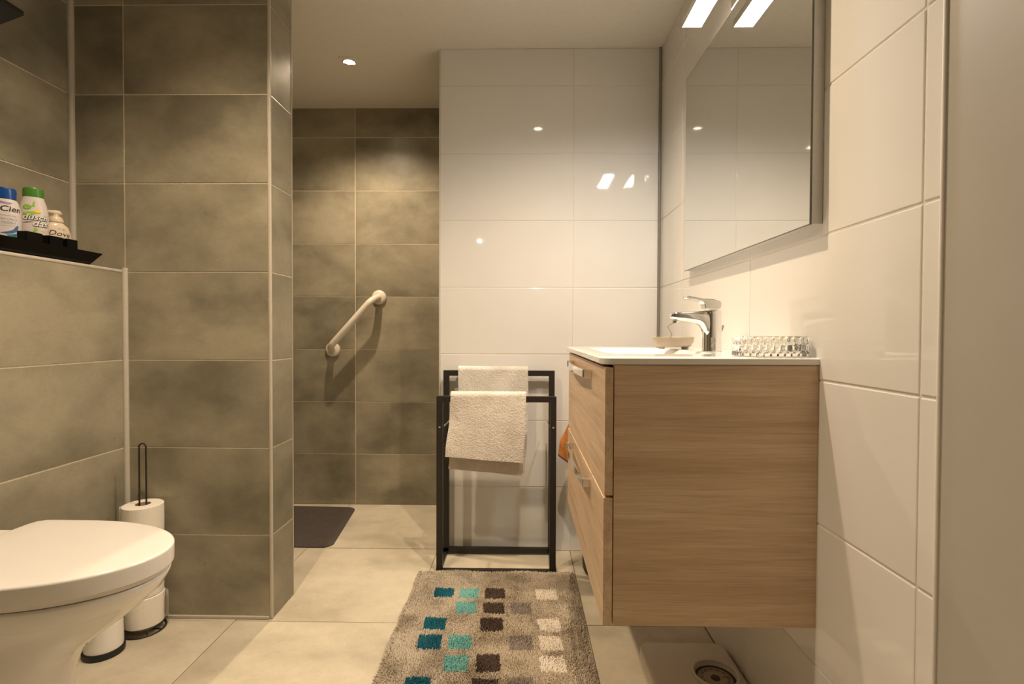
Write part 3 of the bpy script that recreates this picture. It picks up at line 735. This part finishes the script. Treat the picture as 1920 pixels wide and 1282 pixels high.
for k, s in enumerate(['70', '80', '90', '100', '110', '120', '0', '10', '20', '30', '40', '50', '60']):
    me = empty_mesh_text(s, .0115); a = PI / 2 - 2 * PI * k / 13
    o = link('numeral', me, 'dial_dark', dl)
    o.matrix_local = Matrix.Translation(Vector((DC[0] + .031 * math.cos(a), DC[1] + .031 * math.sin(a), zz + .0002)) - t.location) @ Matrix.Rotation(a - PI / 2, 4, 'Z')
b = MB(); a = math.radians(8); c, s = math.cos(a), math.sin(a)
b.bm.faces.new([b.bm.verts.new((DC[0] + r * c - q * s, DC[1] + r * s + q * c, zz + .0008)) for r, q in ((.018, -.0012), (.053, -.0006), (.053, .0006), (.018, .0012))]); b.build('needle', 'red_print', dl)

# ------------------------------------------------------------------ toilet
t = thing('toilet', (-1.1, 1.12, 0), 'white toilet with closed lid standing against the tiled boxing', 'toilet')
TY = 1.120
def dshape(xb, xt, hw, z, xc=None, n=72, dy=0, pf=2.15, pb=3.6):
    xc = xc if xc is not None else xb + (xt - xb) * .42; out = []
    for k in range(n):
        a = 2 * PI * k / n; c, s = math.cos(a), math.sin(a)
        p = pf if c > 0 else pb
        r = (abs(c) ** p + abs(s) ** p) ** (-1 / p)
        ax = (xt - xc) if c > 0 else (xc - xb)
        out.append((xc + ax * r * c, TY + dy + hw * r * s, z))
    return out
LB, LT, LW = -1.248, -.789, .187
def lidring(i, z): return dshape(LB + i, LT - i, LW - i, z, -1.115, pf=2.05, pb=12)
MB().loft([lidring(.012, .460), lidring(.003, .459), lidring(.0005, .461), lidring(0, .4945), lidring(.001, .4975), lidring(.0035, .4995), lidring(.008, .5004), lidring(.04, .5012), lidring(.085, .5018)]).build('lid', 'toilet_plastic', t, smooth=50)
MB().loft([lidring(.014, .446), lidring(.010, .448), lidring(.010, .4575), lidring(.014, .459)]).build('seat', 'toilet_plastic', t, smooth=50)
prof = [  # z, back, tip, half width
    (.000, -1.345, -1.020, .105), (.020, -1.345, -1.030, .100), (.10, -1.345, -1.038, .096), (.20, -1.345, -1.028, .098), (.26, -1.345, -1.0, .104), (.295, -1.345, -.960, .114),
    (.325, -1.345, -.918, .129), (.350, -1.345, -.884, .142), (.375, -1.340, -.852, .154), (.395, -1.330, -.832, .1615), (.400, -1.325, -.827, .1635), (.407, -1.32, -.817, .168), (.425, -1.30, -.806, .173), (.440, -1.29, -.799, .176), (.4445, -1.285, -.801, .174), (.446, -1.28, -.806, .169)]
MB().loft([dshape(b_, tp, hw, z, -1.10) for z, b_, tp, hw in prof]).build('bowl', 'ceramic', t, smooth=60)
MB().box(-1.350, -1.262, TY - .16, TY + .165, .30, .478, .012, 4).build('rear_deck', 'ceramic', t, smooth=40)
for s in (-1, 1): MB().box(-1.300, -1.2495, TY + s * .115 - .022, TY + s * .115 + .022, .478, .492, .005, 3).build('hinge', 'toilet_plastic', t, smooth=40)

# ------------------------------------------------------------------ toilet paper stand and rolls
PX, PYY = -1.245, 1.672
t = thing('paper_roll_stand', (PX, PYY, 0), 'thin black wire spare-roll stand beside the toilet', 'roll stand')
circ = lambda r, z, n=48: [(PX + r * math.cos(2 * PI * k / n), PYY + r * math.sin(2 * PI * k / n), z) for k in range(n)]
b = MB().tube(circ(.062, .0028), .0028, 8, True).tube(circ(.057, .0215), .0024, 8, True)
for k in range(4):
    a = PI / 4 + k * PI / 2; b.tube([(PX + .061 * math.cos(a), PYY + .061 * math.sin(a), .003), (PX + .057 * math.cos(a), PYY + .057 * math.sin(a), .021)], .002, 6)
b.build('base_ring', 'black_metal', t, smooth=True)
hz = .618; hx = .0115
P = [(PX - hx, PYY, .003)] + [(PX - hx, PYY, z) for z in np.linspace(.05, hz - hx, 8)] + [(PX - hx * math.cos(a), PYY, hz - hx + hx * math.sin(a)) for a in np.linspace(.3, PI - .3, 8)] + [(PX + hx, PYY, z) for z in np.linspace(hz - hx, .05, 8)] + [(PX + hx, PYY, .003)]
b = MB().tube(P, .0026, 8).tube([(PX - .060, PYY, .0028), (PX + .060, PYY, .0028)], .0024, 8); b.build('loop', 'black_metal', t, smooth=True)
for k, lab in enumerate(['lowest toilet paper roll on the wire stand, with a loose sheet', 'second toilet paper roll from the bottom of the wire stand', 'third toilet paper roll from the bottom of the wire stand', 'topmost toilet paper roll on the wire stand']):
    z0 = .0245 + k * .0985; R = .0575 + (.001, -.001, -.0015, .0005)[k]
    rt = thing('toilet_roll', (PX, PYY, z0), lab, 'toilet roll', 'spare toilet rolls')
    prof_ = [(.0205, .0005), (R - .002, .0005), (R, .003), (R + .0006, .05), (R, .0955), (R - .003, .0978), (.0225, .0978)]
    MB().lathe(prof_, 48, (PX, PYY, z0), cap0=False, cap1=False).build('paper', 'paper', rt, smooth=40)
    MB().lathe([(.0205, .0005), (.0225, .0978), (.0215, .0975), (.0195, .001)], 32, (PX, PYY, z0), cap0=False, cap1=False).build('core', 'paper_core', rt, smooth=40)
    if k in (0, 3):
        a0 = math.radians(8 if k == 0 else 205); n = 10; rows_ = []
        for i in range(n):
            a = a0 + i * .06 * (1 if k == 0 else -1); rr_ = R + .0012 + (.0018 * (n - 1 - i) if k == 0 else .0006 * (n - 1 - i))
            rows_.append([(PX + rr_ * math.cos(a), PYY + rr_ * math.sin(a), z0 + q) for q in np.linspace(.004, .095, 6)])
        b = MB(); b.grid(rows_); b.build('loose_sheet', 'paper', rt, smooth=True)

# toilet brush
t = thing('toilet_brush', (-1.277, 1.546, 0), 'white toilet brush holder with a dark base behind the toilet bowl', 'toilet brush')
MB().lathe([(.001, 0), (.0535, 0), (.0545, .003), (.0545, .017), (.052, .020), (.001, .020)], 40, (-1.277, 1.546, 0)).build('base', 'black_plastic', t, smooth=40)
MB().lathe([(.050, .020), (.0505, .03), (.046, .27), (.043, .278), (.030, .281), (.012, .282)], 40, (-1.277, 1.546, 0)).build('holder', 'toilet_plastic', t, smooth=40)
MB().lathe([(.008, .282), (.008, .36), (.011, .375), (.010, .392), (.002, .397)], 20, (-1.277, 1.546, 0)).build('handle', 'toilet_plastic', t, smooth=40)

# ------------------------------------------------------------------ ledge: tray, bottles, cups
LZ = ZB + .0003
t = thing('black_tray', (-1.44, 1.35, LZ), 'glossy black oblong tray with flared sides on the ledge', 'tray')
TB = (-1.510, -1.366, 1.06, 1.611); TT = (-1.526, -1.342, 1.03, 1.638)
def q4(r, z, i=0): return [(r[0] + i, r[2] + i, z), (r[1] - i, r[2] + i, z), (r[1] - i, r[3] - i, z), (r[0] + i, r[3] - i, z)]
MB().loft([q4(TB, LZ), q4(TT, LZ + .040), q4(TT, LZ + .0405, .0035), q4(TB, LZ + .004, .0035)]).build('tray_shell', 'black_gloss', t)
MB().box(TB[1] + .0, TB[1] + .001, 1.376, 1.3765, LZ + .001, LZ + .002).build('seam', 'black_plastic', t)
FZ = LZ + .0045
for k, (y, x, w_, h_, lab) in enumerate([(1.437, -1.386, .050, .082, 'nearest and widest of the three black square cups on the tray'), (1.506, -1.386, .044, .078, 'middle of the three black square cups on the tray'), (1.560, -1.386, .038, .074, 'farthest and smallest of the three black square cups on the tray')]):
    h_ = (.0655, .0665, .0675)[k]
    ro = lambda i, z: [(px, py, z) for px, py in rrect(x - .0145 + i, x + .0145 - i, y - w_ / 2 + i, y + w_ / 2 - i, .003, 3)]
    o = thing('square_cup', (x, y, FZ), lab, 'cup', 'black cups on the tray')
    MB().loft([ro(.001, FZ), ro(0, FZ + .002), ro(0, FZ + h_ - .001), ro(.001, FZ + h_), ro(.0035, FZ + h_ - .0005), ro(.0045, FZ + .012)]).build('cup', 'black_gloss', o, smooth=30)
# bottles ------------------------------------------------
def oval_ring(c, a, b_, z, rot=0, n=40):
    out = []
    for k in range(n):
        t_ = 2 * PI * k / n; x, y = a * math.cos(t_), b_ * math.sin(t_)
        out.append((c[0] + x * math.cos(rot) - y * math.sin(rot), c[1] + x * math.sin(rot) + y * math.cos(rot), c[2] + z))
    return out
def bottle(c, rot, prof, capprof, mats, label):
    o = thing('bottle', c, label, 'bottle')
    bd = MB().loft([oval_ring(c, a, b_, z, rot) for a, b_, z in prof]).build('body', mats[0], o, smooth=50)
    if capprof: MB().loft([oval_ring(c, a, b_, z, rot) for a, b_, z in capprof]).build('cap', mats[1], o, smooth=40)
    return o, bd
def half_axes(prof, z):
    for (a0, b0, z0), (a1, b1, z1) in zip(prof, prof[1:]):
        if z0 <= z <= z1 and z1 > z0: f = (z - z0) / (z1 - z0); return a0 + (a1 - a0) * f, b0 + (b1 - b0) * f
    return prof[-2][:2]
def wrap(me, prof, z0, s0, name, mat, parent, off=.0005, tilt=0):
    """print lying on an oval body; local frame: x = long axis, -y = front face; s measured along the face"""
    rot = parent.get('rot', 0); c = parent.parent.location if parent.parent else parent.location
    for v in me.vertices:
        s = s0 + v.co.x * math.cos(tilt) - v.co.y * math.sin(tilt); z = z0 + v.co.x * math.sin(tilt) + v.co.y * math.cos(tilt)
        a, b_ = half_axes(prof, z)
        th = s / max(.5 * (a + b_), .001)
        th = max(-1.5, min(1.5, th)); x = (a + off) * math.sin(th); y = -(b_ + off) * math.cos(th)
        v.co = (x * math.cos(rot) - y * math.sin(rot), x * math.sin(rot) + y * math.cos(rot), z)
    me.update(); return link(name, me, mat, parent)
def blob_mesh(pts, sub=3):
    b = bmesh.new(); f = b.faces.new([b.verts.new((x, y, 0)) for x, y in pts]); bmesh.ops.triangulate(b, faces=[f])
    bmesh.ops.subdivide_edges(b, edges=b.edges[:], cuts=sub, use_grid_fill=True); me = bpy.data.meshes.new('print'); b.to_mesh(me); b.free(); return me
def ell(cx, cy, rx, ry, n=16, a=0): return [(cx + rx * math.cos(2 * PI * k / n) * math.cos(a) - ry * math.sin(2 * PI * k / n) * math.sin(a), cy + rx * math.cos(2 * PI * k / n) * math.sin(a) + ry * math.sin(2 * PI * k / n) * math.cos(a)) for k in range(n)]
FACE = math.radians(43)      # the bottles' fronts look out into the room
# shower gel with green cap
gp = [(.022, .014, 0), (.028, .019, .003), (.029, .020, .010), (.0335, .0225, .06), (.0345, .0235, .10), (.0335, .023, .135), (.0295, .021, .160), (.0245, .019, .175), (.0235, .0185, .180)]
gc = [(.0235, .0185, .1805), (.0240, .0190, .182), (.0235, .0188, .203), (.0215, .0175, .2065), (.010, .008, .2072)]
o, bd = bottle((-1.440, 1.505, FZ), FACE, gp, gc, ('bottle_white', 'green_cap'), 'white shower gel bottle with a green cap and lime print on the tray'); bd['rot'] = FACE
wrap(empty_mesh_text('dusch', .0215, .25, .0016), gp, .112, .004, 'lettering_outline', 'print_black', bd, .0004)
wrap(empty_mesh_text('das', .0235, .25, .0016), gp, .094, .013, 'lettering_outline', 'print_black', bd, .0004)
wrap(empty_mesh_text('dusch', .0215, .25, .0004), gp, .1128, .0034, 'lettering', 'print_white', bd, .0009)
wrap(empty_mesh_text('das', .0235, .25, .0004), gp, .0948, .0124, 'lettering', 'print_white', bd, .0009)
wrap(blob_mesh([(-.022, .004), (-.012, .0075), (.004, .0085), (-.012, .0052)]), gp, .098, 0, 'swoosh', 'print_black', bd)
wrap(empty_mesh_text('body', .0115, 0), gp, .060, -.004, 'lettering', 'print_grey', bd, .0006)
wrap(blob_mesh(ell(-.012, .148, .0085, .0075)), gp, 0, 0, 'lime_slice', 'print_green', bd, .0005)
wrap(blob_mesh(ell(-.012, .148, .0060, .0053)), gp, 0, 0, 'lime_slice', 'print_lime', bd, .0009)
wrap(blob_mesh(ell(-.008, .130, .013, .0055, 16, .2)), gp, 0, 0, 'lime_slice', 'print_lime', bd, .0005)
wrap(blob_mesh(ell(.008, .138, .0065, .0055)), gp, 0, 0, 'flower', 'print_yellow', bd, .0010)
wrap(blob_mesh([(.002, .090), (.008, .086), (.004, .072), (.010, .058), (.004, .060), (-.002, .074)]), gp, 0, 0, 'splash', 'print_lime', bd)
wrap(blob_mesh([(.012, .070), (.019, .074), (.017, .056), (.011, .054)]), gp, 0, 0, 'splash', 'print_lime', bd)
wrap(blob_mesh(ell(.019, .083, .0042, .003)), gp, 0, 0, 'flower', 'print_yellow', bd)
wrap(blob_mesh([(-.004, .150), (.001, .168), (.004, .168), (.003, .150)]), gp, 0, 0, 'splash', 'print_lime', bd)
# body wash with blue cap
bp_ = [(.022, .015, 0), (.030, .020, .003), (.031, .021, .010), (.034, .023, .06), (.0345, .0235, .10), (.0325, .0225, .128), (.0280, .021, .146), (.0240, .020, .152)]
bc_ = [(.0245, .0205, .1525), (.0250, .0210, .154), (.0245, .0205, .178), (.0225, .019, .1835), (.010, .008, .1845)]
o, bd = bottle((-1.438, 1.418, FZ), FACE, bp_, bc_, ('bottle_white', 'blue_cap'), 'white body wash bottle with a blue cap at the photo edge'); bd['rot'] = FACE
wrap(empty_mesh_text('Cien', .0215, .12, .0003), bp_, .118, .012, 'lettering', 'print_black', bd, .0006)
for k, (s, sz) in enumerate([('SHOWER GEL', .0048), ('HYDRO', .0095), ('FRESH', .0095), ('care & shower', .0042)]):
    wrap(empty_mesh_text(s, sz), bp_, (.1045, .0930, .0835, .0775)[k], .007, 'lettering', 'print_grey', bd, .0006)
wrap(blob_mesh([(-.02, .142), (-.008, .1455), (.004, .143), (.016, .142), (.008, .137), (-.004, .1385), (-.016, .136)]), bp_, 0, 0, 'ornament', 'print_lilac', bd)
wrap(blob_mesh([(-.008, .058), (.004, .062), (.014, .068), (.024, .082), (.027, .078), (.024, .066), (.012, .058), (.002, .056)]), bp_, 0, 0, 'swimmer', 'print_blue', bd)
wrap(blob_mesh([(.002, .054), (.014, .056), (.026, .058), (.018, .050), (.024, .044), (.012, .046)]), bp_, 0, 0, 'wave', 'print_teal', bd)
wrap(blob_mesh([(-.026, .050), (-.012, .054), (.002, .048), (-.010, .044), (-.026, .044)]), bp_, 0, 0, 'wave', 'print_lilac', bd)
# soap pump
sp_ = [(.026, .016, 0), (.034, .021, .004), (.036, .023, .012), (.039, .0245, .045), (.0385, .0245, .070), (.035, .0235, .092), (.030, .0235, .108), (.020, .018, .117), (.0165, .0165, .120)]
o = thing('pump_bottle', (-1.431, 1.568, FZ), 'cream hand soap pump bottle on the tray', 'pump bottle')
bd = MB().loft([oval_ring((-1.431, 1.568, FZ), a, b_, z, 1.02) for a, b_, z in sp_]).build('body', 'bottle_cream', o, smooth=50); bd['rot'] = 1.02
MB().lathe([(.0185, .1205), (.0190, .122), (.0185, .131), (.016, .134), (.0155, .137), (.010, .140), (.0075, .141), (.0075, .147), (.002, .147)], 32, (-1.431, 1.568, FZ)).build('collar', 'bottle_cream', o, smooth=40)
dv = Vector((-.72, -.69, 0)); c0 = Vector((-1.431, 1.568, FZ + .1505))
MB().tube([c0 - dv * .014 + Vector((0, 0, -.004)), c0 - dv * .008, c0, c0 + dv * .012 + Vector((0, 0, .0008)), c0 + dv * .024 + Vector((0, 0, .001)), c0 + dv * .034 + Vector((0, 0, -.002))], [.004, .0075, .0085, .0062, .0048, .0036], 14).build('nozzle', 'bottle_cream', o, smooth=True)
wrap(empty_mesh_text('Dove', .0215, .22), sp_, .078, .002, 'lettering', 'print_black', bd, .0006, -.08)
wrap(empty_mesh_text('fine', .0105, .15), sp_, .096, .006, 'lettering', 'print_grey', bd, .0006)
wrap(blob_mesh(ell(.004, .072, .007, .0022)), sp_, 0, 0, 'leaf', 'print_green', bd, .0006)

# black wall shelf at the top left edge
t = thing('wall_shelf', (XL, 1.2, 1.79), 'black flared wall shelf at the upper left photo edge', 'shelf')
S0 = (XL, -1.432, 1.00, 1.345); S1 = (XL, -1.392, .95, 1.4335)
def q5(r, z): return [(r[0], r[2], z), (r[1], r[2], z), (r[1], r[3], z), (r[0], r[3], z)]
MB().loft([q5(S0, 1.768), q5(S1, 1.868), q5(S1, 1.880)]).build('shelf_body', 'black_plastic', t)
